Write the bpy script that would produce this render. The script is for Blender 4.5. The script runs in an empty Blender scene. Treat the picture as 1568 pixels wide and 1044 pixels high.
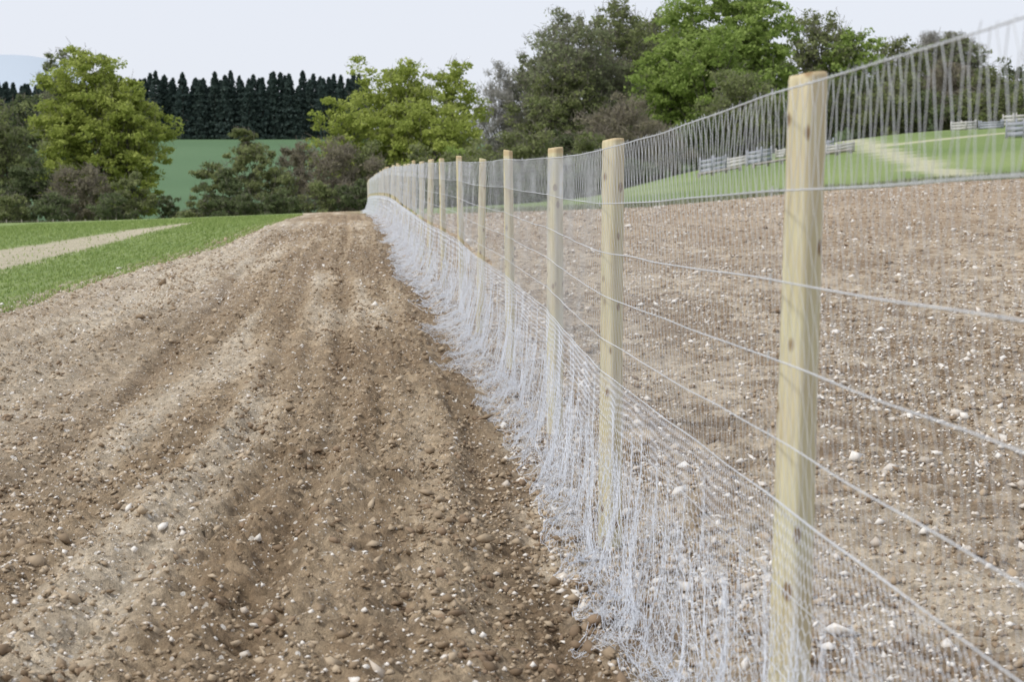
import bpy, math, numpy as np
from mathutils import Vector
R = math.radians
rng = np.random.default_rng(7)
scn = bpy.context.scene
FPX = 2400.0; HY = 335.0; EYE = 1.46

# ---------------------------------------------------------------- helpers
def hsh(ix, iy, seed):
    h = (ix.astype(np.int64)*374761393 + iy.astype(np.int64)*668265263 + seed*1442695041) & 0xFFFFFFFF
    h = ((h ^ (h >> 13))*1274126177) & 0xFFFFFFFF
    h = h ^ (h >> 16)
    return (h & 0xFFFFFF)/float(0xFFFFFF)
def vn(x, y, seed=0):
    x = np.asarray(x, float); y = np.asarray(y, float)
    ix = np.floor(x); iy = np.floor(y); fx = x-ix; fy = y-iy
    fx = fx*fx*(3-2*fx); fy = fy*fy*(3-2*fy)
    a = hsh(ix, iy, seed); b = hsh(ix+1, iy, seed); c = hsh(ix, iy+1, seed); d = hsh(ix+1, iy+1, seed)
    return (a*(1-fx)+b*fx)*(1-fy)+(c*(1-fx)+d*fx)*fy - 0.5
def sst(a, b, x):
    t = np.clip((x-a)/(b-a), 0, 1); return t*t*(3-2*t)

def mesh_np(name, V, faces_list, mat=None, smooth=False, attrs=None, parent=None):
    me = bpy.data.meshes.new(name)
    V = np.asarray(V, np.float32)
    me.vertices.add(len(V)); me.vertices.foreach_set("co", V.ravel())
    loops = []; starts = []; off = 0
    for F in faces_list:
        F = np.asarray(F, np.int32)
        if len(F) == 0: continue
        k = F.shape[1]
        starts.append(off+np.arange(len(F), dtype=np.int32)*k)
        loops.append(F.ravel()); off += F.size
    L = np.concatenate(loops).astype(np.int32); S = np.concatenate(starts).astype(np.int32)
    me.loops.add(len(L)); me.loops.foreach_set("vertex_index", L)
    me.polygons.add(len(S)); me.polygons.foreach_set("loop_start", S)
    if smooth: me.polygons.foreach_set("use_smooth", np.ones(len(S), bool))
    me.update(calc_edges=True)
    if attrs:
        for an, (typ, arr) in attrs.items():
            at = me.attributes.new(an, typ, 'POINT')
            if typ == 'FLOAT_COLOR': at.data.foreach_set("color", np.asarray(arr, np.float32).ravel())
            else: at.data.foreach_set("value", np.asarray(arr, np.float32).ravel())
    if mat: me.materials.append(mat)
    ob = bpy.data.objects.new(name, me); scn.collection.objects.link(ob)
    if parent: ob.parent = parent
    return ob

def tubes(P, Q, r0, r1, n=3):
    P = np.asarray(P, float); Q = np.asarray(Q, float); m = len(P)
    r0 = np.broadcast_to(r0, (m,)); r1 = np.broadcast_to(r1, (m,))
    d = Q-P; d /= np.maximum(np.linalg.norm(d, axis=1, keepdims=True), 1e-9)
    up = np.where(np.abs(d[:, 2:3]) > .9, np.array([[1., 0, 0]]), np.array([[0, 0, 1.]]))
    a = np.cross(d, up); a /= np.maximum(np.linalg.norm(a, axis=1, keepdims=True), 1e-9); b = np.cross(d, a)
    V = np.zeros((m, 2*n, 3))
    for k in range(n):
        t = 2*math.pi*k/n
        o = a*math.cos(t)+b*math.sin(t)
        V[:, k] = P+o*r0[:, None]; V[:, n+k] = Q+o*r1[:, None]
    base = (np.arange(m)*2*n)[:, None]
    F = np.concatenate([base+np.array([[k, (k+1) % n, n+(k+1) % n, n+k]]) for k in range(n)])
    return V.reshape(-1, 3), F

# ---------------------------------------------------------------- terrain
PY = np.array([-5.5, -2.5, .6, 3.7, 6.8, 9.9, 13, 16, 19, 22, 25, 50, 96])
PX = np.array([1.34, 1.12, .89, .66, .43, .27, -.01, -.33, -.60, -.95, -1.32, -3.83, -8.76])
def FX(Y):
    Y = np.asarray(Y, float)
    r = np.interp(Y, PY, PX)
    r = np.where(Y < -5.5, 1.34-(Y+5.5)*.075, r)
    return np.where(Y > 96, -8.76-(Y-96)*.107, r)
YS = np.array([1, 7, 10, 14, 22, 27, 50, 64, 96, 140, 200, 260, 500, 900, 4000.])
TX = (np.array([-900, 0, 300, 565, 800, 1000, 1300, 1568, 2400])-784)/FPX
TZ = np.array([
 [0]*9, [0]*9,
 [.08]*9,
 [.2, .2, .2, .22, .22, .22, .22, .22, .22],
 [.4, .42, .46, .50, .50, .50, .50, .52, .6],
 [.5, .52, .6, .65, .66, .68, .75, .8, .9],
 [.7, .95, 1.2, 1.35, 1.38, 1.5, 1.95, 2.3, 3],
 [.7, 1.05, 1.4, 1.62, 1.7, 1.9, 2.65, 3.05, 4],
 [.8, 1.26, 1.6, 2.06, 2.4, 3.2, 4.8, 5.7, 7],
 [-1, -.5, -.5, 0, 1.5, 5.1, 8.8, 9.9, 12],
 [-2, -2, -2, -1, 1, 6, 11.8, 13, 15],
 [0, -1, 0, 0, 2, 9, 20, 22, 24],
 [28, 28, 28, 28, 28, 32, 40, 40, 40],
 [32, 32, 32, 32, 32, 36, 42, 42, 42],
 [40]*9], float)
lg = np.linspace(0, math.log(4000), 600); tg = np.linspace(TX[0], TX[-1], 400)
tmp = np.array([np.interp(tg, TX, row) for row in TZ])
LUT = np.array([np.interp(np.exp(lg), YS, tmp[:, j]) for j in range(400)]).T
def boxf(a, k, ax):
    pad = [(0, 0), (0, 0)]; pad[ax] = (k, k)
    ap = np.pad(a, pad, mode='edge'); c = np.cumsum(ap, axis=ax)
    n = a.shape[ax]
    z = np.take(c, np.arange(2*k, 2*k+n), axis=ax)
    y = np.concatenate([np.zeros_like(np.take(c, [0], axis=ax)), np.take(c, np.arange(0, n-1), axis=ax)], axis=ax)
    return (z-y)/(2*k+1)
for _ in range(2):
    LUT = boxf(LUT, 5, 0); LUT = boxf(LUT, 12, 1)
def base(X, Y):
    X = np.asarray(X, float); Y = np.asarray(Y, float)
    Yc = np.maximum(Y, 1.0)
    a = np.clip(np.log(Yc)/lg[-1]*599, 0, 598.999)
    b = np.clip((X/Yc-tg[0])/(tg[-1]-tg[0])*399, 0, 398.999)
    i = a.astype(int); j = b.astype(int); fa = a-i; fb = b-j
    return (LUT[i, j]*(1-fa)+LUT[i+1, j]*fa)*(1-fb)+(LUT[i, j+1]*(1-fa)+LUT[i+1, j+1]*fa)*fb
def detail(X, Y):
    u = X-FX(Y)
    gb = np.interp(Y, [0, 19, 35, 60, 96], [6.6, 5.8, 4.5, 3.9, 3.5])
    tilled = sst(-gb-.3, -gb+.5, u)*(1-sst(64, 68, Y))
    far = 1/(1+np.maximum(Y-8, 0)/40)
    left = 1-sst(-.35, -.1, u)
    wob = vn(Y*.35, u*.3, 5)*.22
    z = 0
    fur = np.sin((u+wob)*2*math.pi/.27)*.013 + np.sin((u+wob*1.3)*2*math.pi/1.25+1)*.013
    z = z + left*fur*(.5+1.2*(vn(u*1.3, Y*.4, 9)+.5))
    for c, w, dp in ((-1.42, .12, .065), (-1.9, .08, .03), (-3.05, .18, .065), (-3.5, .1, .035), (-2.3, .1, .03), (-4.2, .15, .04)):
        z = z - left*dp*np.exp(-((u+wob*.6-c)/w)**2)*(.6+.9*vn(u*2, Y*1.3, 12))
        z = z + left*dp*.5*np.exp(-((u+wob*.6-c-w*1.7)/(w*.8))**2)*(.7+1.4*vn(u*4, Y*3, 13))
    for c, w in ((-2.6, .35), (-.98, .22), (-1.65, .18), (-3.9, .35)):
        lug = np.sin((Y+np.abs(u-c)*1.0+vn(u*3, Y*2, 17)*.12)*2*math.pi/.18)
        z = z + left*.02*lug*np.exp(-((u-c)/w)**4)*np.clip(vn(u, Y*.5, 31)*1.6+.6, 0, 1)
    e = vn(Y*1.1, Y*0+3.3, 41)*.18+vn(Y*4, Y*0+1.3, 42)*.08
    z = z + .09*(1-sst(-.72+e, -.48+e, u))*sst(-3.5, -1.6, u)
    for c in (1.1, 2.7, 5.2): z = z - .03*np.exp(-((u-c+wob)/.22)**2)
    cl = lambda f, s: np.abs(vn(X*f, Y*f, s))
    rough = (.6+1.4*(vn(X*.9, Y*.35, 71)+.5))
    rl = vn(X*3, Y*3, 20)*.02 + vn(X*7, Y*7, 21)*.032 + (.25-cl(13, 22))*.042 + (.25-cl(27, 23))*.036 + vn(X*45, Y*45, 24)*.024
    rr = vn(X*2, Y*2, 25)*.03 + vn(X*6, Y*6, 26)*.05 + (.25-cl(11, 27))*.06 + (.25-cl(25, 28))*.042 + vn(X*45, Y*45, 29)*.024
    z = z + np.where(u < 0, rl*rough, rr*(.6+.8*(vn(X*1.1, Y*.7, 72)+.5)))
    return z*tilled*(.45+.55*far) + (1-tilled)*vn(X*1.5, Y*1.5, 50)*.03*far
def gz(X, Y): return base(X, Y)+detail(X, Y)

def grow(start, stop, d0, k, brk, k2):
    out = [start]; x = start
    while x < stop:
        d = d0+k*(x-start)
        if x > brk: d = max(d, k2*(x-brk)+d)
        x += d; out.append(x)
    return np.array(out)
r_ = grow(0, 2500, .015, .0055, 14, .05)
us = np.concatenate([-.6-r_[::-1], -.6+r_[1:]])
yf = grow(2.2, 4000, .010, .0045, 110, .03)
ys = np.concatenate([np.linspace(-40, 1.8, 60), yf])
U, YY = np.meshgrid(us, ys)
XX = U+FX(YY)
ZZ = gz(XX, YY)
nr, nc = U.shape
print("ground verts", nr*nc)
idx = np.arange(nr*nc).reshape(nr, nc)
F = np.stack([idx[:-1, :-1], idx[:-1, 1:], idx[1:, 1:], idx[1:, :-1]], -1).reshape(-1, 4)
V = np.stack([XX, YY, ZZ], -1).reshape(-1, 3)
def col(c): return np.array(c)[None, None, :]
def mix(a, b, t): return a+(b-a)*t[..., None]
n1 = vn(XX*.5, YY*.3, 101)+.5; n2 = .5*(vn(U*1.3, YY*.15, 102)+.5)+.5*(vn(U*5, YY*.3, 105)+.5); n3 = vn(XX*4, YY*4, 103)+.5; n4 = vn(XX*13, YY*13, 104)+.5
soilA = col([.25, .18, .113]); soilB = col([.42, .325, .218]); pale = col([.58, .505, .395])
BC = lambda c: np.broadcast_to(col(c) if isinstance(c, list) else c, U.shape+(3,))
C = mix(BC(soilA), BC(soilB), np.clip((n2-.5)*2.2+.45+(n3-.5)*.6+(n4-.5)*.7, 0, 1))
palm = np.clip(sst(-2.4, -4.4, U)*(.45+.7*n1)+sst(.57, .77, n2)*.8*sst(-.7, -1.1, U), 0, 1)*np.clip(.2+n3*.6+n4*.8, 0, 1)
C = mix(C, BC(pale), palm*.8)
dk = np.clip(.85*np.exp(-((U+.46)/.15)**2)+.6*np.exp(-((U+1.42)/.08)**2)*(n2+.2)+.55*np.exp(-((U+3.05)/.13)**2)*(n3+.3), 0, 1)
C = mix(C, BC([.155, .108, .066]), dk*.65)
right = sst(-.42, -.2, U+(n3-.5)*.2)
trk = np.clip(sum(np.exp(-((U-c+(n1-.5)*.4)/.3)**2) for c in (1.5, 3.1, 5.6)), 0, 1)
CR = mix(BC([.245, .178, .115]), BC([.54, .45, .335]), np.clip(.34+(n1-.5)*.5+(n3-.5)*1.0+(n4-.5)*.9+(n2-.5)*.5+.3*trk, 0, 1))
CR = mix(CR, BC([.34, .245, .16]), sst(18, 45, YY)*.4)
C = mix(C, CR, right)
stony = np.clip(np.where(U > -.3, .95, .55)+palm*.7-dk*.2, 0, 1.1)
gb = np.interp(YY, [0, 19, 35, 60, 96], [6.6, 5.8, 4.5, 3.9, 3.5])
gn = vn(XX*2.5, YY*2.5, 110)*.7+vn(XX*9, YY*9, 111)*.3
gm = sst(-gb+.25, -gb-.45, U+gn)
grass = mix(BC([.17, .24, .075]), BC([.28, .33, .14]), np.clip(n3*.7+(n1-.5)*.6, 0, 1))
re_ = np.interp(YY, [0, 28, 57, 62], [8, 7.5, 7, 7]); le_ = np.interp(YY, [0, 36.5, 50, 62], [12, 9.6, 8.4, 7])
ps = sst(-re_+.3, -re_-.3, U+gn*.7)*sst(-le_-.3, -le_+.3, U+gn*.7)
grass = mix(grass, BC([.50, .43, .33]), ps*np.clip(.6+.5*n4, 0, .9))
C = mix(C, grass, gm)
ed = 65+vn(XX*.4, YY*.1, 120)*3
lm = sst(0, 1.2, YY-ed)*sst(-2, 2, U)
lawn = mix(BC([.15, .21, .07]), BC([.24, .30, .115]), np.clip(vn(XX*.25, YY*.1, 121)+.5+(n3-.5)*.4, 0, 1))
pathx = np.interp(YY, [66, 72, 100, 140, 170], [19, 20, 24.4, 30.5, 35])
pm = 1-sst(.8, 1.2, np.abs(XX-pathx-vn(YY*.2, YY*0, 3)))
pathy = 112+(XX-18)*.55
pm = np.maximum(pm, (1-sst(.9, 1.5, np.abs(YY-pathy)))*sst(25, 26, XX)*sst(48, 46, XX))
lawn = mix(lawn, BC([.48, .46, .32]), pm*.85)
lawn = mix(lawn, BC([.07, .10, .04]), sst(188, 200, YY))
C = mix(C, lawn, lm)
fm = sst(97, 101, YY)*sst(2, -2, U)
C = mix(C, BC([.15, .20, .075]), fm)
hm = sst(170, 215, YY)
hc = mix(BC([.085, .15, .075]), BC([.105, .175, .09]), np.clip(vn(XX*.02, YY*.05, 130)+.5, 0, 1))  # far hill field green, desaturated to paint in haze
C = mix(C, hc, hm*sst(0, -10, XX))
hard = (1-gm)*(1-lm)*(1-fm)*(1-hm)
stony = stony*hard + ps*gm*.6
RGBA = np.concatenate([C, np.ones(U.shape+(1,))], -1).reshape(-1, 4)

# ---------------------------------------------------------------- materials
def newmat(name):
    m = bpy.data.materials.new(name); m.use_nodes = True
    nt = m.node_tree; b = nt.nodes["Principled BSDF"]
    return m, nt, b
def nd(nt, t, **kw):
    n = nt.nodes.new(t)
    for k, v in kw.items(): setattr(n, k, v)
    return n
def mixc(nt, fac, a, b, mode='MIX'):
    n = nt.nodes.new('ShaderNodeMix'); n.data_type = 'RGBA'; n.blend_type = mode
    for s, v in ((0, fac), (6, a), (7, b)):
        if isinstance(v, bpy.types.NodeSocket): nt.links.new(v, n.inputs[s])
        elif s == 0: n.inputs[0].default_value = v
        else: n.inputs[s].default_value = (*v, 1)
    return n.outputs[2]
def mth(nt, op, a, b=0.0, clamp=False):
    n = nt.nodes.new('ShaderNodeMath'); n.operation = op; n.use_clamp = clamp
    for s, v in ((0, a), (1, b)):
        if isinstance(v, bpy.types.NodeSocket): nt.links.new(v, n.inputs[s])
        else: n.inputs[s].default_value = v
    return n.outputs[0]

mG, nt, bs = newmat("soil_and_grass")
at = nd(nt, 'ShaderNodeAttribute', attribute_name="Col"); st = nd(nt, 'ShaderNodeAttribute', attribute_name="stony")
tc = nd(nt, 'ShaderNodeTexCoord')
def noise(nt, vec, sc, det=4, rough=.6):
    n = nd(nt, 'ShaderNodeTexNoise'); n.inputs['Scale'].default_value = sc; n.inputs['Detail'].default_value = det
    n.inputs['Roughness'].default_value = rough; nt.links.new(vec, n.inputs['Vector']); return n.outputs['Fac']
obv = tc.outputs['Object']
na = noise(nt, obv, 18, 5, .75); nb = noise(nt, obv, 3.2, 4, .65)
v1 = mth(nt, 'ADD', mth(nt, 'MULTIPLY', na, 2.3), -.15)
v2 = mth(nt, 'ADD', mth(nt, 'MULTIPLY', nb, .7), .65)
vv = mth(nt, 'MULTIPLY', v1, v2)
cmb = nd(nt, 'ShaderNodeCombineColor')
for i in range(3): nt.links.new(vv, cmb.inputs[i])
c0 = mixc(nt, 1.0, at.outputs['Color'], cmb.outputs[0], 'MULTIPLY')
cur = c0
for sc, amt, th in ((26, .42, .28), (60, .55, .3), (12, .22, .18)):
    vo = nd(nt, 'ShaderNodeTexVoronoi'); vo.inputs['Scale'].default_value = sc; nt.links.new(obv, vo.inputs['Vector'])
    sp = nd(nt, 'ShaderNodeSeparateColor'); nt.links.new(vo.outputs['Color'], sp.inputs[0])
    on = mth(nt, 'LESS_THAN', sp.outputs[0], mth(nt, 'MULTIPLY', st.outputs['Fac'], amt))
    ins = mth(nt, 'LESS_THAN', vo.outputs['Distance'], mth(nt, 'ADD', mth(nt, 'MULTIPLY', sp.outputs[1], th), .06))
    f = mth(nt, 'MULTIPLY', mth(nt, 'MULTIPLY', on, ins), .85)
    tone = mixc(nt, sp.outputs[2], (.44, .37, .28), (.82, .78, .72))
    cur = mixc(nt, f, cur, tone)
nt.links.new(cur, bs.inputs['Base Color']); bs.inputs['Roughness'].default_value = .95
bs.inputs['Specular IOR Level'].default_value = .15
bp = nd(nt, 'ShaderNodeBump'); bp.inputs['Strength'].default_value = 1.0; bp.inputs['Distance'].default_value = .035
nt.links.new(noise(nt, obv, 30, 5, .75), bp.inputs['Height']); nt.links.new(bp.outputs[0], bs.inputs['Normal'])
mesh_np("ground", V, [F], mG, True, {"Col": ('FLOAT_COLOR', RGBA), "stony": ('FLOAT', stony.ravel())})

def attrmat(name, rough=.9, transl=0.0, nscale=None, spec=.2):
    m, nt, b = newmat(name)
    a = nd(nt, 'ShaderNodeAttribute', attribute_name="Col")
    b.inputs['Roughness'].default_value = rough; b.inputs['Specular IOR Level'].default_value = spec
    c = a.outputs['Color']
    if nscale:
        tc = nd(nt, 'ShaderNodeTexCoord'); n = noise(nt, tc.outputs['Object'], nscale, 3, .7)
        c = mixc(nt, mth(nt, 'MULTIPLY', n, .4), c, (.22, .165, .11))
    nt.links.new(c, b.inputs['Base Color'])
    if transl:
        t = nd(nt, 'ShaderNodeBsdfTranslucent'); nt.links.new(c, t.inputs[0])
        mx = nd(nt, 'ShaderNodeMixShader'); mx.inputs[0].default_value = transl
        nt.links.new(b.outputs[0], mx.inputs[1]); nt.links.new(t.outputs[0], mx.inputs[2])
        nt.links.new(mx.outputs[0], nt.nodes['Material Output'].inputs[0])
    return m
mStone = attrmat("flint_and_clod", .9, 0, 60); mLeaf = attrmat("leaves", .7, .45, None, .1); mBark = attrmat("bark", .95)
mGrass = attrmat("grass_blades", .7, .3)

# ---------------------------------------------------------------- stones and clods
OCT = np.array([(1, 0, 0), (0, 1, 0), (-1, 0, 0), (0, -1, 0), (0, 0, 1), (0, 0, -1)], float)
OCF = np.array([(0, 1, 4), (1, 2, 4), (2, 3, 4), (3, 0, 4), (1, 0, 5), (2, 1, 5), (3, 2, 5), (0, 3, 5)])
ph = (1+5**.5)/2
ICO = np.array([(-1, ph, 0), (1, ph, 0), (-1, -ph, 0), (1, -ph, 0), (0, -1, ph), (0, 1, ph), (0, -1, -ph), (0, 1, -ph), (ph, 0, -1), (ph, 0, 1), (-ph, 0, -1), (-ph, 0, 1)], float)
ICO /= np.linalg.norm(ICO[0])
ICF = np.array([(0, 11, 5), (0, 5, 1), (0, 1, 7), (0, 7, 10), (0, 10, 11), (1, 5, 9), (5, 11, 4), (11, 10, 2), (10, 7, 6), (7, 1, 8), (3, 9, 4), (3, 4, 2), (3, 2, 6), (3, 6, 8), (3, 8, 9), (4, 9, 5), (2, 4, 11), (6, 2, 10), (8, 6, 7), (9, 8, 1)])
def rocks(name, X, Y, size, cols, sink=.25, flat=.65, small=True):
    n = len(X); S0, FF = (OCT*1.15, OCF) if small else (ICO, ICF); m = len(S0)
    S = np.stack([size*rng.uniform(.6, 1.6, n), size*rng.uniform(.7, 1.2, n), size*flat*rng.uniform(.6, 1.3, n)], -1)
    P = (S0[None]+rng.uniform(-.33, .33, (n, m, 3)))*S[:, None]
    a = rng.uniform(0, 6.28, n); ca, sa = np.cos(a)[:, None], np.sin(a)[:, None]
    tl = rng.normal(0, .5, n); ct, s_t = np.cos(tl)[:, None], np.sin(tl)[:, None]
    P = np.stack([P[..., 0]*ct-P[..., 2]*s_t, P[..., 1], P[..., 0]*s_t+P[..., 2]*ct], -1)
    P = np.stack([P[..., 0]*ca-P[..., 1]*sa, P[..., 0]*sa+P[..., 1]*ca, P[..., 2]], -1)
    P += np.stack([X, Y, gz(X, Y)+size*flat*(1-2*sink)], -1)[:, None]
    Fc = ((np.arange(n)*m)[:, None, None]+FF[None]).reshape(-1, 3)
    c = np.concatenate([cols, np.ones((n, 1))], 1)
    return mesh_np(name, P.reshape(-1, 3), [Fc], mStone, False, {"Col": ('FLOAT_COLOR', np.repeat(c, m, 0))})
def pick(n, ulo, uhi, ylo, yhi):
    Y = ylo*(yhi/ylo)**(rng.random(n)**1.0)
    sp_ = rng.random(n)
    lo = np.maximum(ulo, -.42*Y-FX(Y)-.6); hi = np.minimum(uhi, .42*Y-FX(Y)+.6)
    return (lo+(hi-lo)*sp_)+FX(Y), Y
def inb(X, Y): return (X-FX(Y)) > -np.interp(Y, [0, 19, 35, 60, 96], [6.6, 5.8, 4.5, 3.9, 3.5])+rng.normal(0, .15, len(X))
def lerpc(a, b, t): return np.array(a)[None]+(np.array(b)-np.array(a))[None]*t[:, None]
X, Y = pick(80000, -6.5, -.2, 3.5, 45)
keep = inb(X, Y) & (rng.random(len(X)) < .25+.75*np.clip(vn((X-FX(Y))*1.6, Y*.3, 301)*2+.5, 0, 1)); X = X[keep]; Y = Y[keep]
rocks("soil_clods", X, Y, np.exp(rng.normal(-5.2, .52, len(X)))*(1+Y/30), lerpc([.21, .148, .092], [.52, .42, .30], rng.random(len(X))), .3)
X, Y = pick(48000, -6.5, -.3, 3.5, 50); uu = X-FX(Y)
keep = inb(X, Y) & (rng.random(len(X)) < np.clip(.3+(-uu-1.5)*.3, .28, 1)*(.3+1.2*np.clip(vn(uu*2, Y*.25, 302)+.5, 0, 1))); X = X[keep]; Y = Y[keep]
rocks("flint_stones", X, Y, np.exp(rng.normal(-5.45, .45, len(X)))*(1+Y/26), lerpc([.56, .48, .39], [.90, .87, .82], rng.random(len(X))))
X, Y = pick(115000, -.3, 26, 3.0, 64)
keep = rng.random(len(X)) < .25+.75*np.clip(vn(X*1.3, Y*.8, 303)*2+.5, 0, 1); X = X[keep]; Y = Y[keep]
isf = rng.random(len(X)) < .42
rocks("field_flints", X, Y, np.exp(rng.normal(-5.05, .47, len(X)))*(1+Y/25), np.where(isf[:, None], lerpc([.58, .51, .43], [.92, .89, .84], rng.random(len(X))), lerpc([.20, .14, .09], [.48, .38, .27], rng.random(len(X)))), .25)
bx = [(484, 822, .045), (252, 745, .035), (520, 890, .03), (545, 760, .03), (846, 716, .05), (815, 735, .04), (510, 862, .025), (685, 803, .03), (390, 668, .035), (400, 620, .035), (515, 420, .07), (360, 838, .025), (900, 985, .04), (880, 940, .035), (860, 900, .035), (835, 830, .035), (105, 760, .025), (95, 560, .04), (790, 740, .04), (50, 640, .03), (730, 735, .025)]
def ray(px, py):
    Yv = np.linspace(3, 120, 6000); Xv = (px-784)/FPX*Yv
    yy = HY+(EYE-base(Xv, Yv))*FPX/Yv
    k = np.argmin(np.abs(yy-py)); return Xv[k], Yv[k]
pts = [ray(a, b)+(s,) for a, b, s in bx]
for a in range(240):
    Yq = 4.5*(35/4.5)**rng.random(); uq = rng.choice([-.5, -1.4, -3.0, -.7, -2.0, -3.6])+rng.normal(0, .15)
    pts.append((uq+float(FX(Yq)), Yq, rng.uniform(.012, .036)))
pts = np.array(pts)
cx = []; cy = []; cs = []
for a, b, s in pts:
    for k in range(8):
        cx.append(a+rng.normal(0, s*1.1)); cy.append(b+rng.normal(0, s*1.2)); cs.append(s*rng.uniform(.2, .7))
rocks("turned_earth_clods", np.array(cx), np.array(cy), np.array(cs), lerpc([.13, .09, .055], [.27, .19, .125], rng.random(len(cx))), .35, .75, False)

# ---------------------------------------------------------------- grass blades
def blades(name, X, Y, h, w, ca, cb):
    n = len(X); z = gz(X, Y); a = rng.uniform(0, 6.28, n)
    d = np.stack([np.cos(a), np.sin(a), 0*a], -1)*w[:, None]
    p = np.stack([X, Y, z-.005], -1)
    tip = p+np.stack([rng.normal(0, .35, n)*h, rng.normal(0, .35, n)*h, h], -1)
    Vv = np.stack([p-d, p+d, tip], 1).reshape(-1, 3)
    c = np.concatenate([lerpc(ca, cb, rng.random(n)), np.ones((n, 1))], 1)
    mesh_np(name, Vv, [np.arange(3*n).reshape(-1, 3)], mGrass, False, {"Col": ('FLOAT_COLOR', np.repeat(c, 3, 0))})
n = 110000
Y = 14*(75/14)**rng.random(n); u0 = np.interp(Y, [0, 19, 35, 60, 96], [6.6, 5.8, 4.5, 3.9, 3.5])
u = -u0+.3-rng.random(n)**1.2*13
k = (np.sin(u*2*math.pi/.24) > -.5)
inps = (u < -np.interp(Y, [0, 28, 57, 62], [8, 7.5, 7, 7])) & (u > -np.interp(Y, [0, 36.5, 50, 62], [12, 9.6, 8.4, 7]))
k &= ~inps | (rng.random(n) < .06)
u = u[k]; Y = Y[k]
blades("young_crop", u+FX(Y), Y, rng.uniform(.02, .05, len(u))*(1+Y/60), rng.uniform(.004, .009, len(u))*(1+Y/25), [.19, .27, .07], [.34, .42, .15])
n = 16000
Xw = rng.uniform(-2, 40, n); Yw = 65.5+rng.normal(0, .7, n)+vn(Xw*.4, Xw*0, 120)*3
blades("field_edge_weeds", Xw, Yw, rng.uniform(.06, .28, n), rng.uniform(.02, .04, n), [.14, .18, .08], [.36, .36, .25])

# ---------------------------------------------------------------- fence
fence = bpy.data.objects.new("wire_mesh_fence", None); scn.collection.objects.link(fence)
mW, nt, b = newmat("post_wood")
tc = nd(nt, 'ShaderNodeTexCoord'); mp = nd(nt, 'ShaderNodeMapping'); mp.inputs['Scale'].default_value = (1, 1, .06)
oi = nd(nt, 'ShaderNodeObjectInfo'); ad = nd(nt, 'ShaderNodeVectorMath', operation='ADD')
nt.links.new(tc.outputs['Object'], ad.inputs[0]); nt.links.new(oi.outputs['Location'], ad.inputs[1]); nt.links.new(ad.outputs[0], mp.inputs[0])
g1 = noise(nt, mp.outputs[0], 55, 5, .6); g2 = noise(nt, ad.outputs[0], 5, 3, .5)
c = mixc(nt, mth(nt, 'MULTIPLY', mth(nt, 'SUBTRACT', g1, .3), 2, True), (.43, .36, .21), (.70, .64, .46))
c = mixc(nt, mth(nt, 'MULTIPLY', mth(nt, 'SUBTRACT', g2, .42), 2.0, True), c, (.57, .555, .36))
mp2 = nd(nt, 'ShaderNodeMapping'); mp2.inputs['Scale'].default_value = (1, 1, .6); nt.links.new(ad.outputs[0], mp2.inputs[0])
vo = nd(nt, 'ShaderNodeTexVoronoi'); vo.inputs['Scale'].default_value = 16; nt.links.new(mp2.outputs[0], vo.inputs['Vector'])
sp = nd(nt, 'ShaderNodeSeparateColor'); nt.links.new(vo.outputs['Color'], sp.inputs[0])
kn = mth(nt, 'MULTIPLY', mth(nt, 'LESS_THAN', sp.outputs[0], .5), mth(nt, 'MULTIPLY', mth(nt, 'SUBTRACT', .27, vo.outputs['Distance']), 10, True), True)
c = mixc(nt, mth(nt, 'MULTIPLY', kn, .85), c, (.18, .10, .045))
sx = nd(nt, 'ShaderNodeSeparateXYZ'); nt.links.new(tc.outputs['Object'], sx.inputs[0])
tp = mth(nt, 'MULTIPLY', mth(nt, 'SUBTRACT', sx.outputs[2], 1.785), 60, True)
c = mixc(nt, mth(nt, 'MULTIPLY', tp, .5), c, (.45, .30, .15))
nt.links.new(c, b.inputs['Base Color']); b.inputs['Roughness'].default_value = .8; b.inputs['Specular IOR Level'].default_value = .25
bp = nd(nt, 'ShaderNodeBump'); bp.inputs['Strength'].default_value = .6; bp.inputs['Distance'].default_value = .005
nt.links.new(g1, bp.inputs['Height']); nt.links.new(bp.outputs[0], b.inputs['Normal'])

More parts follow.
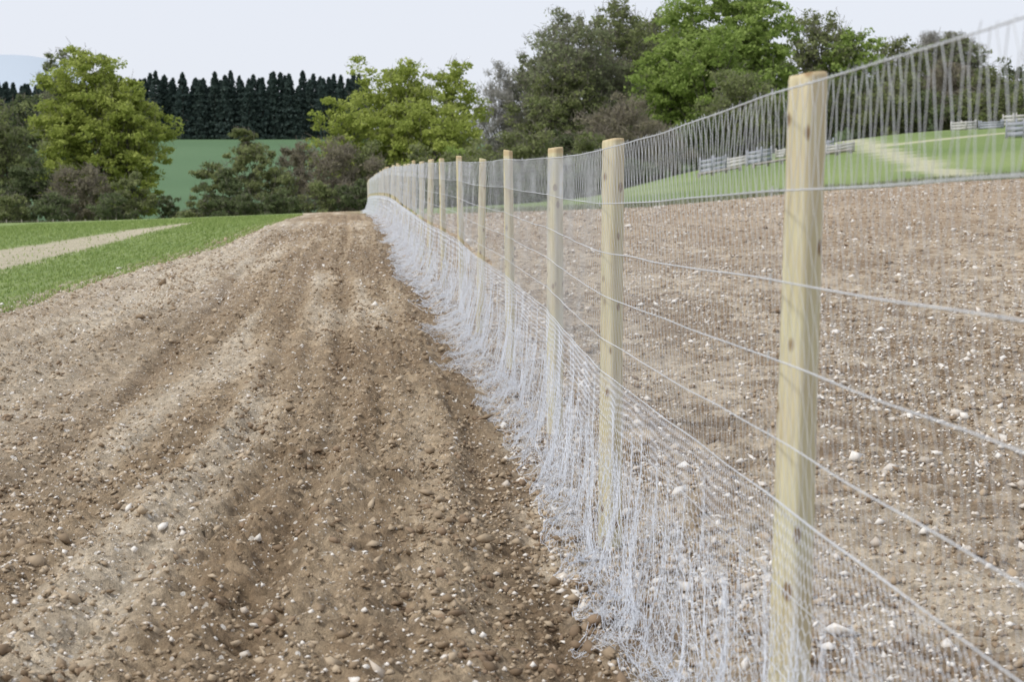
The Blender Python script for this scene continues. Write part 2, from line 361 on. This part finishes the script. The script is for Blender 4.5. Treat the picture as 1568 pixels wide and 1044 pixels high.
HT = [1.75, 1.525, 1.32, 1.136, .95, .81, .62, .42, .2]
postY = list(PY[:11])+list(np.arange(28, 97, 3.1))
top_off = {3.7: .0, .6: 0., 6.8: 0., 9.9: .03, 13: .04, 16: -.02, 19: .02}
PT = []
for py in postY:
    px = float(FX(py)); h = 1.8+top_off.get(round(py, 1), rng.uniform(-.03, .04)); PT.append((px, py, h))
    rad = .0435*rng.uniform(.93, 1.06); n = 20; rings = [-.35]+list(np.linspace(0, h-.012, 14))+[h]
    if abs(py-3.7) < .1: rad = .044
    if abs(py-13) < .1: rad = .036
    if abs(py-9.9) < .1: rad = .047
    Vp = []; rj = rng.uniform(-.03, .03, n); ph0 = rng.uniform(0, 6)
    for j, zz in enumerate(rings):
        rr = rad*(1+.03*math.sin(zz*3+ph0))*(1.06-.06*zz/h)
        if j == len(rings)-1: rr *= .94
        for k in range(n):
            t = 2*math.pi*k/n
            q = rr*(1+rj[k]+rng.uniform(-.006, .006))
            zt = zz+.006*math.cos(t+ph0) if j >= len(rings)-2 else zz
            f = 1/max(abs(math.cos(t-.5)), abs(math.sin(t-.5)), .78)*.82
            Vp.append((q*f*math.cos(t), q*f*math.sin(t), zt))
    Fq = []
    for j in range(len(rings)-1):
        for k in range(n): Fq.append((j*n+k, j*n+(k+1) % n, (j+1)*n+(k+1) % n, (j+1)*n+k))
    Vp.append((0, 0, h+.002)); ci = len(Vp)-1; jt = (len(rings)-1)*n
    Tq = [(jt+k, jt+(k+1) % n, ci) for k in range(n)]
    ob = mesh_np("fence_post", Vp, [np.array(Fq), np.array(Tq)], mW, True, None, fence)
    for p in ob.data.polygons[-n:]: p.use_smooth = False
    ob.location = (px, py, float(base(px, py)))
    lean = {3.7: 1.1, 6.8: .2, 9.9: 0.4, 13: -.5, 16: -.6}.get(round(py, 1), rng.uniform(-1.4, 1.4))
    ob.rotation_euler = (R(rng.uniform(-1.2, 1.2)) if py > 7 else 0, R(lean), rng.uniform(0, 6.28) if py > 7 else R(15))
mWi, nt, b = newmat("galvanised_wire")
b.inputs['Base Color'].default_value = (.60, .62, .65, 1); b.inputs['Metallic'].default_value = .1; b.inputs['Roughness'].default_value = .5
mNt, nt, b = newmat("netting_wire")
b.inputs['Base Color'].default_value = (.70, .73, .79, 1); b.inputs['Metallic'].default_value = .05; b.inputs['Roughness'].default_value = .5

PTa = np.array(PT)
def fpos(Y, h, du=-.055):
    Y = np.asarray(Y, float); h = np.asarray(h, float)
    j = np.clip(np.searchsorted(PTa[:, 1], Y)-1, 0, len(PTa)-2)
    t = (Y-PTa[j, 1])/(PTa[j+1, 1]-PTa[j, 1])
    X = np.interp(Y, PTa[:, 1], PTa[:, 0])
    g = np.interp(Y, PTa[:, 1], base(PTa[:, 0], PTa[:, 1]))
    hs = 1+.4*np.interp(Y, PTa[:, 1], PTa[:, 2]/1.8-1)
    sag = -.007*4*t*(1-t)*np.clip(h/1.7, .2, 1)
    return np.stack([X+du+.002*np.sin(Y*7+h*9), Y, g+h*hs+sag], -1)
W = []
for h in HT:
    Yv = np.concatenate([np.arange(-5, 30, .1), np.arange(30, 96.1, .4)])
    wob = vn(Yv*1.7, Yv*0+h*10, 400)*.007
    P = fpos(Yv, h+wob)
    r = (.0019 if h > .8 else .0012)+Yv.clip(0)*.00002
    W.append(tubes(P[:-1], P[1:], r[:-1], r[1:], 4))
def joinT(L):
    Vs = []; Fs = []; o = 0
    for v, f in L: Vs.append(v); Fs.append(f+o); o += len(v)
    return np.concatenate(Vs), np.concatenate(Fs)
Vw, Fw = joinT(W); mesh_np("line_wires", Vw, [Fw], mWi, False, None, fence)
W = []
for (ya, yb, sp_, k, dh) in ((-2, 14, .036, 1.2, .055), (14, 40, .075, 2.1, .11), (40, 96, .16, 3.6, .2)):
    N = int((yb-ya)/sp_); iv = np.arange(N); Y0 = ya+iv*sp_
    hs = [1.75, 1.70, 1.60, 1.525]; hh = 1.525-dh
    while hh > .8: hs.append(hh); hh -= dh
    sg = np.where(iv % 2 == 0, 1, -1)*.25*sp_
    prev = None
    for i, h in enumerate(hs):
        s = sg*(1 if (i//1) % 2 == 0 else -1)
        Yv = Y0+s+vn(Y0*3, Y0*0+h*3, 410)*.05+rng.normal(0, sp_*.05, N)
        P = fpos(Yv, h+0*Yv); P[:, 0] += vn(Yv*2, Yv*0+h*5, 412)*.015
        if prev is not None:
            r = (.00088 if i <= 3 else .00060)*k
            W.append(tubes(prev, P, r, r, 3))
        prev = P
    P0 = fpos(Y0, 1.75+0*Y0); P1 = fpos(Y0+rng.normal(0, .01, N), 1.75+rng.uniform(.0, .015, N))
    W.append(tubes(P0, P1, .0008*k, .0005*k, 3))
Vw, Fw = joinT(W); mesh_np("mesh_wires", Vw, [Fw], mWi, False, None, fence)
def hexnet(ya, yb, w, H):
    hh = w*.95; nx = int((yb-ya)/w); nv = int(H/hh)
    i, j = np.meshgrid(np.arange(nx), np.arange(nv)); i = i.ravel(); j = j.ravel()
    s0 = ya+(i+.5*(j % 2))*w; v0 = j*hh
    def pt(a, b): return np.stack([s0+a*w, v0+b*hh], -1)
    A = pt(0, 0); B = pt(0, .45); Cc = pt(.5, 1.0); D = pt(-.5, 1.0)
    return np.concatenate([A, B, B]), np.concatenate([B, Cc, D])
def lay(sv, seed, amp, bulge, HH):
    s = sv[:, 0]; v = sv[:, 1]
    dv = v.clip(0, .80)/.80
    s2 = s + amp*(vn(s*4, v*.8, seed)*.12+vn(s*11, v*1.2, seed+1)*.04+vn(s*1.1, v*2.5, seed+9)*.16)*(.2+.8*dv)
    fx = fpos(s2, .81+0*s, -.055)
    gx = fx[:, 0]
    nearf = np.interp(s2, [4, 6.5, 8, 13], [.6, .45, .65, 1.0])
    skirt_w = (.25+.3*vn(s2*.9, s2*0, seed+7)+.16*vn(s2*5, s2*0, seed+8))*nearf
    t = np.clip((v-.80)/max(HH-.80, .01), 0, 1)
    lo = (.08+.10*vn(s2*1.3, s2*0+1, seed+3))*bulge*nearf
    fold = (vn(s*4, v*1.8, seed+2)*.08+vn(s*9, v*4.0, seed+5)*.05)*dv*amp
    X = gx - lo*dv**2 - skirt_w*t + fold
    gzv = gz(X, s2)
    top = fx[:, 2]
    gb_ = gz(gx-lo, s2)
    lift = .05+.07*np.clip(vn(s2*1.7, s2*0, seed+11)+.2, 0, 1)
    Z = top*(1-dv)+(gb_+lift)*dv
    Z = np.where(t > 0, gzv+lift*(1-t)**1.5+(.005+.14*np.abs(vn(s*6, v*8, seed+4)))*(1-.45*t), Z)
    Z = np.maximum(Z, gzv+.006)
    Z = Z + np.where(v < .05, 0, vn(s*5, v*2, seed+6)*.02)
    return np.stack([X, s2, Z], -1)
W = []
for (ya, yb, w, r, sd, amp, bl, HH, v0_) in ((-1, 18, .033, .00080, 500, 1.1, 1., 1.2, 0), (-1, 18, .040, .00080, 540, 1.7, 1.5, 1.15, .3),
                                  (18, 45, .07, .0016, 580, 1.5, 1.2, 1.2, 0), (18, 45, .1, .0016, 600, 1.5, 1.6, 1.2, .35), (45, 96, .15, .0030, 620, 1.7, 1.6, 1.1, 0)):
    A, B = hexnet(ya, yb, w, HH)
    k = A[:, 1] >= v0_; A = A[k]; B = B[k]
    W.append(tubes(lay(A, sd, amp, bl, HH), lay(B, sd, amp, bl, HH), r, r, 3))
    for vv_ in ((0.0, HH) if v0_ == 0 else (HH,)):
        sv = np.arange(ya, yb, .05); P = lay(np.stack([sv, sv*0+vv_], -1), sd, amp, bl, HH); W.append(tubes(P[:-1], P[1:], r*2, r*2, 3))
nS = 900
ys_ = 2.0*(95/2.0)**rng.random(nS); cl_ = np.round(ys_*1.7)/1.7+vn(np.round(ys_*1.7), ys_*0, 77)*.4; ys_ = np.where(rng.random(nS) < .8, cl_+rng.normal(0, .05, nS), ys_)
ys_ = ys_.clip(2, 95)
v1 = rng.uniform(.6, 1.18, nS); v0 = v1-rng.uniform(.1, .6, nS); ds = rng.normal(0, .2, nS)
for k in range(6):
    a = k/6; b_ = (k+1)/6
    r = .0008+ys_*.00005
    W.append(tubes(lay(np.stack([ys_+ds*a**1.5, v0+(v1-v0)*a], -1), 500, 1.1, 1., 1.2), lay(np.stack([ys_+ds*b_**1.5, v0+(v1-v0)*b_], -1), 500, 1.1, 1., 1.2), r, r, 3))
Vw, Fw = joinT(W); mesh_np("hexagonal_netting", Vw, [Fw], mNt, False, None, fence)
print("netting faces", len(Fw))
sp0 = []; sp1 = []
for (px, py, h) in PT[:14]:
    for hh in HT:
        p = fpos(np.array([py]), np.array([hh]), -.05)[0]
        sp0.append(p+np.array([0, -.004, .012])); sp1.append(p+np.array([0, .004, -.012]))
Vw, Fw = tubes(sp0, sp1, .002, .002, 4); mesh_np("staples", Vw, [Fw], mWi, False, None, fence)

# ---------------------------------------------------------------- trees
def leafmesh(C, size, cols):
    n = len(C)
    a = rng.normal(size=(n, 3)); a /= np.linalg.norm(a, axis=1, keepdims=True)
    b = rng.normal(size=(n, 3)); b = np.cross(a, b); b /= np.linalg.norm(b, axis=1, keepdims=True)
    s = size[:, None]
    V = np.stack([C-a*s, C+b*s*.6, C+a*s, C-b*s*.6], 1).reshape(-1, 3)
    F = np.arange(4*n).reshape(-1, 4)
    c = np.repeat(np.concatenate([cols, np.ones((n, 1))], 1), 4, 0)
    return V, F, c
KIND = {  # leaf colours whitened, so a slight haze is painted into them
 'bright': dict(c=([.26, .32, .065], [.45, .50, .14]), leaves=3.3, twig=.1),
 'green':  dict(c=([.22, .31, .075], [.37, .46, .14]), leaves=3.5, twig=.08),
 'olive':  dict(c=([.17, .20, .085], [.29, .32, .14]), leaves=2.5, twig=.35),
 'dark':   dict(c=([.10, .13, .06], [.18, .215, .10]), leaves=2.4, twig=.25),
 'grey':   dict(c=([.21, .235, .13], [.33, .365, .20]), leaves=2.1, twig=.7),
 'brown':  dict(c=([.20, .185, .12], [.29, .265, .18]), leaves=1.5, twig=1.2),
 'bare':   dict(c=([.26, .25, .21], [.34, .33, .28]), leaves=.3, twig=1.6),
}
def tree(name, px, topy, wpx, Z, kind, cb=.12, shrub=False, nl=1.0):
    K = KIND[kind]; X0 = (px-784)/FPX*Z; z0 = float(base(X0, Z))-.3
    H = EYE+(HY-topy)/FPX*Z - z0; Wd = wpx/FPX*Z*1.04
    root = bpy.data.objects.new(name, None); scn.collection.objects.link(root); root.location = (X0, Z, z0)
    hc = H*(1-cb); zc = H*cb+hc*.5
    nlb = 26 if not shrub else 12
    k = np.arange(nlb)+.5; phi = np.arccos(1-2*k/nlb); th = math.pi*(1+5**.5)*k+rng.uniform(0, 6)
    D = np.stack([np.cos(th)*np.sin(phi), np.sin(th)*np.sin(phi), np.cos(phi)], -1)+rng.normal(0, .12, (nlb, 3))
    rr = rng.uniform(.15, .24, nlb); rd = (1-rr*1.3)*rng.uniform(.85, 1.05, nlb)
    L = np.concatenate([np.stack([D[:, 0]*Wd/2*rd, D[:, 1]*Wd/2*rd, zc+D[:, 2]*hc/2*rd], -1), rr[:, None]], 1)
    L = np.concatenate([L, [[0, 0, zc, .32], [0, 0, zc+hc*.15, .3], [0, 0, zc-hc*.2, .3], [0, 0, H-.17*hc, .2]]])
    area = Wd*hc
    ncl = int(np.clip(area*1.8, 60, 640))
    pw = L[:, 3]**2; li = rng.choice(len(L), ncl, p=pw/pw.sum())
    d = rng.normal(size=(ncl, 3)); d /= np.linalg.norm(d, axis=1, keepdims=True)
    rad = rng.uniform(.35, 1.0, ncl)**.6
    scl = np.stack([L[li, 3]*Wd, L[li, 3]*Wd, L[li, 3]*hc*.85], -1)*.85
    CC = L[li, :3]+d*rad[:, None]*scl
    CC[:, 2] = np.clip(CC[:, 2], .3, H*.975)
    cr = rng.uniform(.35, .95, ncl)*min(1.25, Wd*.1+.2)
    ctone = np.clip(rng.normal(.5, .3, ncl), 0, 1)
    ls = .00105*Z
    nleaf = min(int(area/(ls*ls)*K['leaves']*nl), 52000)
    ci = rng.integers(0, ncl, nleaf)
    o = rng.normal(size=(nleaf, 3)); o /= np.linalg.norm(o, axis=1, keepdims=True)
    o *= (rng.random(nleaf)**.45*cr[ci])[:, None]*np.array([1.2, 1.2, .65])
    LC = CC[ci]+o
    LC[:, 2] = np.maximum(LC[:, 2], .1)
    t = np.clip(ctone[ci]*.6+rng.random(nleaf)*.4, 0, 1)
    V, F, c = leafmesh(LC, ls*rng.uniform(.7, 1.4, nleaf), lerpc(K['c'][0], K['c'][1], t))
    mesh_np("foliage", V, [F], mLeaf, False, {"Col": ('FLOAT_COLOR', c)}, root)
    P = []; Q = []; ra = []; rb = []
    tr = max(.1, Wd*.024) if not shrub else .06
    segs = 6; ax = [np.array([0, 0, -.3])]
    toph = H*.8
    for k in range(1, segs+1):
        ax.append(np.array([rng.normal(0, Wd*.012)*k, rng.normal(0, Wd*.012)*k, toph*k/segs]))
    ax = np.array(ax); trr = tr*np.linspace(1.15, .25, segs+1)
    if not shrub:
        for k in range(segs): P.append(ax[k]); Q.append(ax[k+1]); ra.append(trr[k]); rb.append(trr[k+1])
    nb = min(ncl, 110 if kind in ('bare', 'grey', 'brown', 'olive') else 50)
    sel = rng.choice(ncl, nb, replace=False)
    for q in sel:
        e = CC[q]; f = np.clip((e[2]*.55-.3)/toph, .05 if shrub else .12, .9)+rng.uniform(-.05, .05)
        s = np.array([np.interp(f, np.linspace(0, 1, segs+1), ax[:, a]) for a in range(3)]) if not shrub else np.array([e[0]*.2, e[1]*.2, 0.])
        m = s*.5+e*.5+np.array([0, 0, -.06*H])+rng.normal(0, .02*H, 3); m2 = (m+e)/2+rng.normal(0, .015*H, 3)+np.array([0, 0, .02*H])
        r0 = tr*rng.uniform(.25, .5)*(1-.5*f)
        P += [s, m, m2]; Q += [m, m2, e]; ra += [r0, r0*.65, r0*.4]; rb += [r0*.65, r0*.4, r0*.15]
    P = np.array(P); Q = np.array(Q); ra = np.array(ra); rb = np.array(rb)
    V, F = tubes(P, Q, ra, rb, 5)
    nt_ = int(min(9000, ncl*28*K['twig']))
    ci = rng.integers(0, ncl, nt_)
    s = CC[ci]+rng.normal(size=(nt_, 3))*(cr[ci]*.45)[:, None]
    out = CC[ci]-np.array([0, 0, H*.3]); out /= np.linalg.norm(out, axis=1, keepdims=True)
    e = s+(out*.6+rng.normal(size=(nt_, 3))*.5)*(cr[ci]*rng.uniform(.4, 1.2, nt_))[:, None]
    e[:, 2] = np.minimum(e[:, 2], H*1.0)
    V2, F2 = tubes(s, e, .00016*Z, .00007*Z, 3)
    bc = np.array([.20, .185, .15]) if kind != 'brown' else np.array([.25, .22, .175])
    if kind == 'bare': bc = np.array([.34, .33, .30])
    cv = np.concatenate([np.tile(bc*.6, (len(V), 1)), np.tile(bc, (len(V2), 1))]); cv = np.concatenate([cv, np.ones((len(cv), 1))], 1)
    mesh_np("trunk_and_branches", np.concatenate([V, V2]), [np.concatenate([F, F2+len(V)])], mBark, False, {"Col": ('FLOAT_COLOR', cv)}, root)

T = [("spring_leaf_tree", 162, 64, 190, 170, 'bright', .02, False, 1.25), ("spring_leaf_tree", 205, 115, 100, 168, 'bright', .05), ("spring_leaf_tree", 112, 130, 95, 168, 'bright', .02),
 ("spring_leaf_tree", 605, 72, 175, 165, 'bright', .05), ("spring_leaf_tree", 692, 78, 110, 172, 'bright', .05), ("spring_leaf_tree", 530, 150, 115, 160, 'bright', .2),
 ("spring_leaf_tree", 655, 140, 180, 160, 'bright', .1),
 ("dark_leaf_tree", 5, 150, 120, 150, 'olive', .05), ("dark_leaf_tree", -70, 130, 150, 160, 'dark', .05), ("bare_tree", 88, 76, 70, 180, 'grey', .2),
 ("dark_leaf_tree", 45, 125, 70, 175, 'dark', .1),
 ("bare_tree", 765, 98, 90, 190, 'bare', .15), ("bare_tree", 808, 80, 80, 200, 'grey', .15),
 ("grey_green_tree", 868, 12, 165, 190, 'grey', .08), ("grey_green_tree", 855, 90, 140, 185, 'olive', .1), ("dark_leaf_tree", 950, -5, 140, 205, 'olive', .1), ("dark_leaf_tree", 1010, 10, 130, 215, 'olive', .1),
 ("green_leaf_tree", 1105, -45, 210, 185, 'green', .05, False, 1.3), ("green_leaf_tree", 1030, 45, 130, 180, 'green', .1), ("green_leaf_tree", 1160, 0, 105, 182, 'green', .1), ("green_leaf_tree", 1090, 40, 150, 176, 'green', .1),
 ("olive_leaf_tree", 1130, 108, 135, 165, 'olive', .05), ("dark_leaf_tree", 1255, 15, 140, 230, 'olive', .05), ("dark_leaf_tree", 1300, 38, 95, 225, 'green', .05),
 ("olive_leaf_tree", 1375, 55, 110, 235, 'olive', .05), ("bare_tree", 1460, 52, 100, 240, 'grey', .1), ("bare_tree", 1420, 50, 80, 245, 'bare', .15),
 ("dark_leaf_tree", 1545, 88, 85, 200, 'dark', .1), ("dark_leaf_tree", 1640, 60, 140, 200, 'olive', .1), ("grey_green_tree", 930, 80, 120, 195, 'grey', .1)]
for a in T: tree(*a)
Sb = [(130, 248, 95, 140, 'brown'), (200, 262, 70, 138, 'olive'), (50, 235, 90, 140, 'dark'), (-20, 245, 90, 138, 'dark'), (382, 193, 95, 140, 'olive'), (325, 240, 60, 138, 'olive'),
 (455, 208, 90, 142, 'brown'), (520, 208, 115, 140, 'brown'), (420, 225, 80, 136, 'olive'), (570, 215, 90, 142, 'olive'), (640, 222, 110, 140, 'olive'), (735, 212, 120, 142, 'olive'), (350, 255, 80, 134, 'dark'),
 (805, 195, 120, 145, 'olive'), (700, 215, 90, 150, 'green'), (860, 190, 110, 150, 'dark'), (945, 143, 150, 150, 'brown'), (1010, 185, 100, 155, 'brown'), (1075, 175, 110, 160, 'dark'), (900, 195, 90, 140, 'olive'),
 (1180, 165, 110, 172, 'dark'), (1240, 120, 120, 190, 'olive'), (1310, 110, 120, 195, 'dark'), (1370, 105, 120, 195, 'olive'), (1440, 100, 120, 195, 'brown'), (1500, 105, 110, 195, 'olive'), (1570, 115, 110, 190, 'dark'), (1340, 140, 120, 188, 'olive'), (1410, 140, 120, 188, 'dark'), (1475, 140, 120, 188, 'olive'), (1535, 135, 110, 187, 'olive'), (1640, 130, 130, 190, 'dark'),
 (258, 292, 40, 138, 'dark'), (300, 304, 60, 134, 'olive'), (80, 290, 90, 134, 'dark'), (10, 285, 90, 134, 'olive'), (170, 295, 80, 132, 'dark'), (480, 275, 80, 134, 'olive'), (370, 290, 70, 132, 'dark'), (550, 270, 70, 134, 'dark'), (430, 285, 80, 132, 'dark'),
 (620, 262, 80, 132, 'dark'), (690, 258, 80, 132, 'dark'), (760, 255, 80, 134, 'dark'), (830, 250, 90, 136, 'dark'), (900, 245, 90, 138, 'dark'), (970, 240, 80, 140, 'dark')]
for a in Sb: tree("shrub", *a, cb=0.0, shrub=True, nl=.95)

# conifer plantation on the hill
cen = []
for row in range(3):
    for px in np.arange(-60, 560, 15):
        Z = 500+row*7+rng.uniform(-2, 2); X = (px+rng.uniform(-5, 5)-784)/FPX*Z
        cen.append((X, Z, float(base(X, Z)), rng.choice([1., 1., .9])*rng.uniform(18, 21.8)*(1.0 if px > 215 else .93), rng.uniform(3.2, 4.6)))
Vs = []; Cs = []
for (X, Z, z, H, w) in cen:
    n = 1500; f = rng.random(n)**1.1
    rr = w*(1-f)**.7*rng.uniform(.5, 1.15, n)*(1+.2*np.sin(f*60)); a = rng.uniform(0, 6.28, n)
    p = np.stack([X+rr*np.cos(a), Z+rr*np.sin(a), z+f*H], -1)
    Vs.append(p); Cs.append(lerpc([.05, .075, .07], [.085, .118, .10], rng.random(n)*.7+rng.random()*.3))  # bluish needle tones have the distance haze mixed into the colour
P = np.concatenate(Vs); V, F, c = leafmesh(P, rng.uniform(.3, .75, len(P)), np.concatenate(Cs))
cr_ = bpy.data.objects.new("conifer_plantation", None); scn.collection.objects.link(cr_)
mesh_np("needles", V, [F], mLeaf, False, {"Col": ('FLOAT_COLOR', c)}, cr_)
A = np.array(cen); V, F = tubes(A[:, :3], A[:, :3]+np.array([0, 0, 1.])*A[:, 3:4]*.97, .3, .04, 5)
mesh_np("trunks", V, [F], mBark, False, {"Col": ('FLOAT_COLOR', np.tile([.07, .06, .05, 1], (len(V), 1)))}, cr_)

# distant hill
m, nt, b = newmat("hazy_hill"); b.inputs['Base Color'].default_value = (.44, .50, .57, 1); b.inputs['Roughness'].default_value = 1  # blue-grey distance haze is put into the base colour
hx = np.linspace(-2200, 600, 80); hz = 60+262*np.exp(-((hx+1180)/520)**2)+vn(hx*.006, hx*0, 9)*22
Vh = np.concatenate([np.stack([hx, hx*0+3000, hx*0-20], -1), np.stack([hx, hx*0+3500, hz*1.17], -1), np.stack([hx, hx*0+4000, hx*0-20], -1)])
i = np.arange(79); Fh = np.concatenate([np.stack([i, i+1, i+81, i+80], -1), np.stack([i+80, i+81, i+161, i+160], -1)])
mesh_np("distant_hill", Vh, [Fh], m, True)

# ---------------------------------------------------------------- livestock pens, log rail, stock fence
def simple(name, colr, rough=.4, metal=0):
    m, nt, b = newmat(name); b.inputs['Roughness'].default_value = rough; b.inputs['Metallic'].default_value = metal
    tc = nd(nt, 'ShaderNodeTexCoord'); n = noise(nt, tc.outputs['Object'], 8, 3, .5)
    nt.links.new(mixc(nt, mth(nt, 'MULTIPLY', n, .9), colr, tuple(x*.45 for x in colr)), b.inputs['Base Color']); return m
mLog = simple("weathered_wood", (.40, .36, .31), .9); mPal = simple("grey_boards", (.38, .40, .45), .8); mPa2 = simple("pale_boards", (.60, .58, .54), .8)
def box(V, F, p, q, th, z0, z1):
    p = np.array(p, float); q = np.array(q, float); d = q-p; d[2] = 0; d /= np.linalg.norm(d); nrm = np.array([-d[1], d[0], 0])*th/2
    b0 = len(V)
    for e in (p, q):
        for s in (-1, 1):
            for zz in (z0, z1): V.append(e+s*nrm+np.array([0, 0, zz]))
    for f in ((0, 1, 3, 2), (4, 6, 7, 5), (0, 4, 5, 1), (2, 3, 7, 6), (1, 5, 7, 3), (0, 2, 6, 4)): F.append([b0+k for k in f])
def pen(px, Z, w, dp, rot, hgt, mt):
    X = (px-784)/FPX*Z; V = []; F = []; c_, s_ = math.cos(R(rot)), math.sin(R(rot))
    cn = [(-w/2, -dp/2), (w/2, -dp/2), (w/2, dp/2), (-w/2, dp/2)]
    cn = [(X+a*c_-b*s_, Z+a*s_+b*c_) for a, b in cn]
    for k in range(4):
        p = np.array(cn[k]); q = np.array(cn[(k+1) % 4]); n = max(1, int(np.linalg.norm(q-p)/1.5))
        for j in range(n):
            a = p+(q-p)*j/n; b = p+(q-p)*(j+1)/n
            A = np.array([a[0], a[1], float(base(a[0], a[1]))]); B = np.array([b[0], b[1], float(base(b[0], b[1]))])
            dd = (B-A)/np.linalg.norm(B-A)
            for lo_, hi_ in ((.08, .36), (.40, .66), (.71, .92)): box(V, F, A+dd*.1, B-dd*.02, .04, lo_*hgt, hi_*hgt*rng.uniform(.96, 1.02))
            box(V, F, A, A+dd*.09, .1, -.1, hgt*rng.uniform(1.0, 1.15))
    mesh_np("sheep_pen", np.array(V), [np.array(F)], mt)
for a in ((1090, 116, 1.3, 1.5, 28, 1.2, mPal), (1128, 121, 1.9, 1.2, -22, .8, mPa2), (1160, 118, 1.2, 1.4, 40, 1.15, mPal), (1205, 123, 1.5, 1.5, 15, .7, mPa2), (1252, 117, 1.7, 1.4, -30, 1.0, mPal),
    (1283, 114, 1.6, 1.2, 25, .75, mPa2), (1470, 138, 1.4, 1.6, 34, .8, mPa2), (1512, 136, 1.9, 1.4, -26, .7, mPal), (1548, 140, 1.4, 1.6, 15, 1.1, mPa2), (1556, 114, 1.2, 1.5, 35, 1.2, mPal)): pen(*a)
e = bpy.data.objects.new("log_rail", None); scn.collection.objects.link(e)
pr = None
for k, px in enumerate(np.linspace(1068, 1300, 12)):
    Z = 110+k*.15; X = (px-784)/FPX*Z; p = np.array([X, Z, float(base(X, Z))])
    V, F = tubes([p-np.array([0, 0, .2])], [p+np.array([0, 0, .35])], .1, .09, 8); mesh_np("rail_post", V, [F], mLog, False, None, e)
    if pr is not None and k % 4 != 0:
        V, F = tubes([pr+np.array([0, -.12, .25])], [p+np.array([0, -.12, .25])], .1, .09, 8); mesh_np("rail", V, [F], mLog, True, None, e)
    pr = p
P = []; Q = []
for px in np.arange(-60, 480, 24):
    Z = 122; X = (px-784)/FPX*Z; z = float(base(X, Z)); P.append((X, Z, z-.3)); Q.append((X+rng.normal(0, .04), Z, z+1.2))
P = np.array(P); Q = np.array(Q); L = [tubes(P, Q, .05, .045, 6)]
for hh in (.3, .7, 1.05): L.append(tubes(P[:-1]+(0, 0, .3+hh), P[1:]+(0, 0, .3+hh), .012, .012, 3))
V, F = joinT(L); mesh_np("stock_fence", V, [F], mLog, False, None)

# ---------------------------------------------------------------- light
EL, AZ = 48, -118
w = bpy.data.worlds.new("World"); scn.world = w; w.use_nodes = True; nt = w.node_tree
bg = nt.nodes["Background"]; sky = nt.nodes.new('ShaderNodeTexSky'); sky.sky_type = 'NISHITA'; sky.sun_disc = False
sky.sun_elevation = R(EL); sky.sun_rotation = R(AZ); sky.dust_density = 3; sky.air_density = 1.2
mx = mixc(nt, .88, sky.outputs[0], (8.7, 9.05, 9.9))
nt.links.new(mx, bg.inputs[0]); bg.inputs[1].default_value = .1
ld = bpy.data.lights.new("sun", 'SUN'); ld.energy = 2.7; ld.angle = R(7); ld.color = (1, .98, .94)
so = bpy.data.objects.new("sun", ld); scn.collection.objects.link(so)
dv = Vector((math.sin(R(AZ))*math.cos(R(EL)), math.cos(R(AZ))*math.cos(R(EL)), math.sin(R(EL))))
so.rotation_euler = dv.to_track_quat('Z', 'Y').to_euler()
# ---------------------------------------------------------------- camera
cd = bpy.data.cameras.new("camera"); cam = bpy.data.objects.new("camera", cd); scn.collection.objects.link(cam); scn.camera = cam
cd.sensor_width = 36; cd.lens = FPX/1568*36; cd.clip_end = 9000; cd.clip_start = .05
cam.location = (0, 0, EYE); cam.rotation_euler = (R(90-math.degrees(math.atan(187/FPX))), 0, 0)
cd.dof.use_dof = True; cd.dof.focus_distance = 9; cd.dof.aperture_fstop = 5.6
scn.view_settings.view_transform = 'Standard'; scn.view_settings.look = 'None'; scn.view_settings.exposure = 0
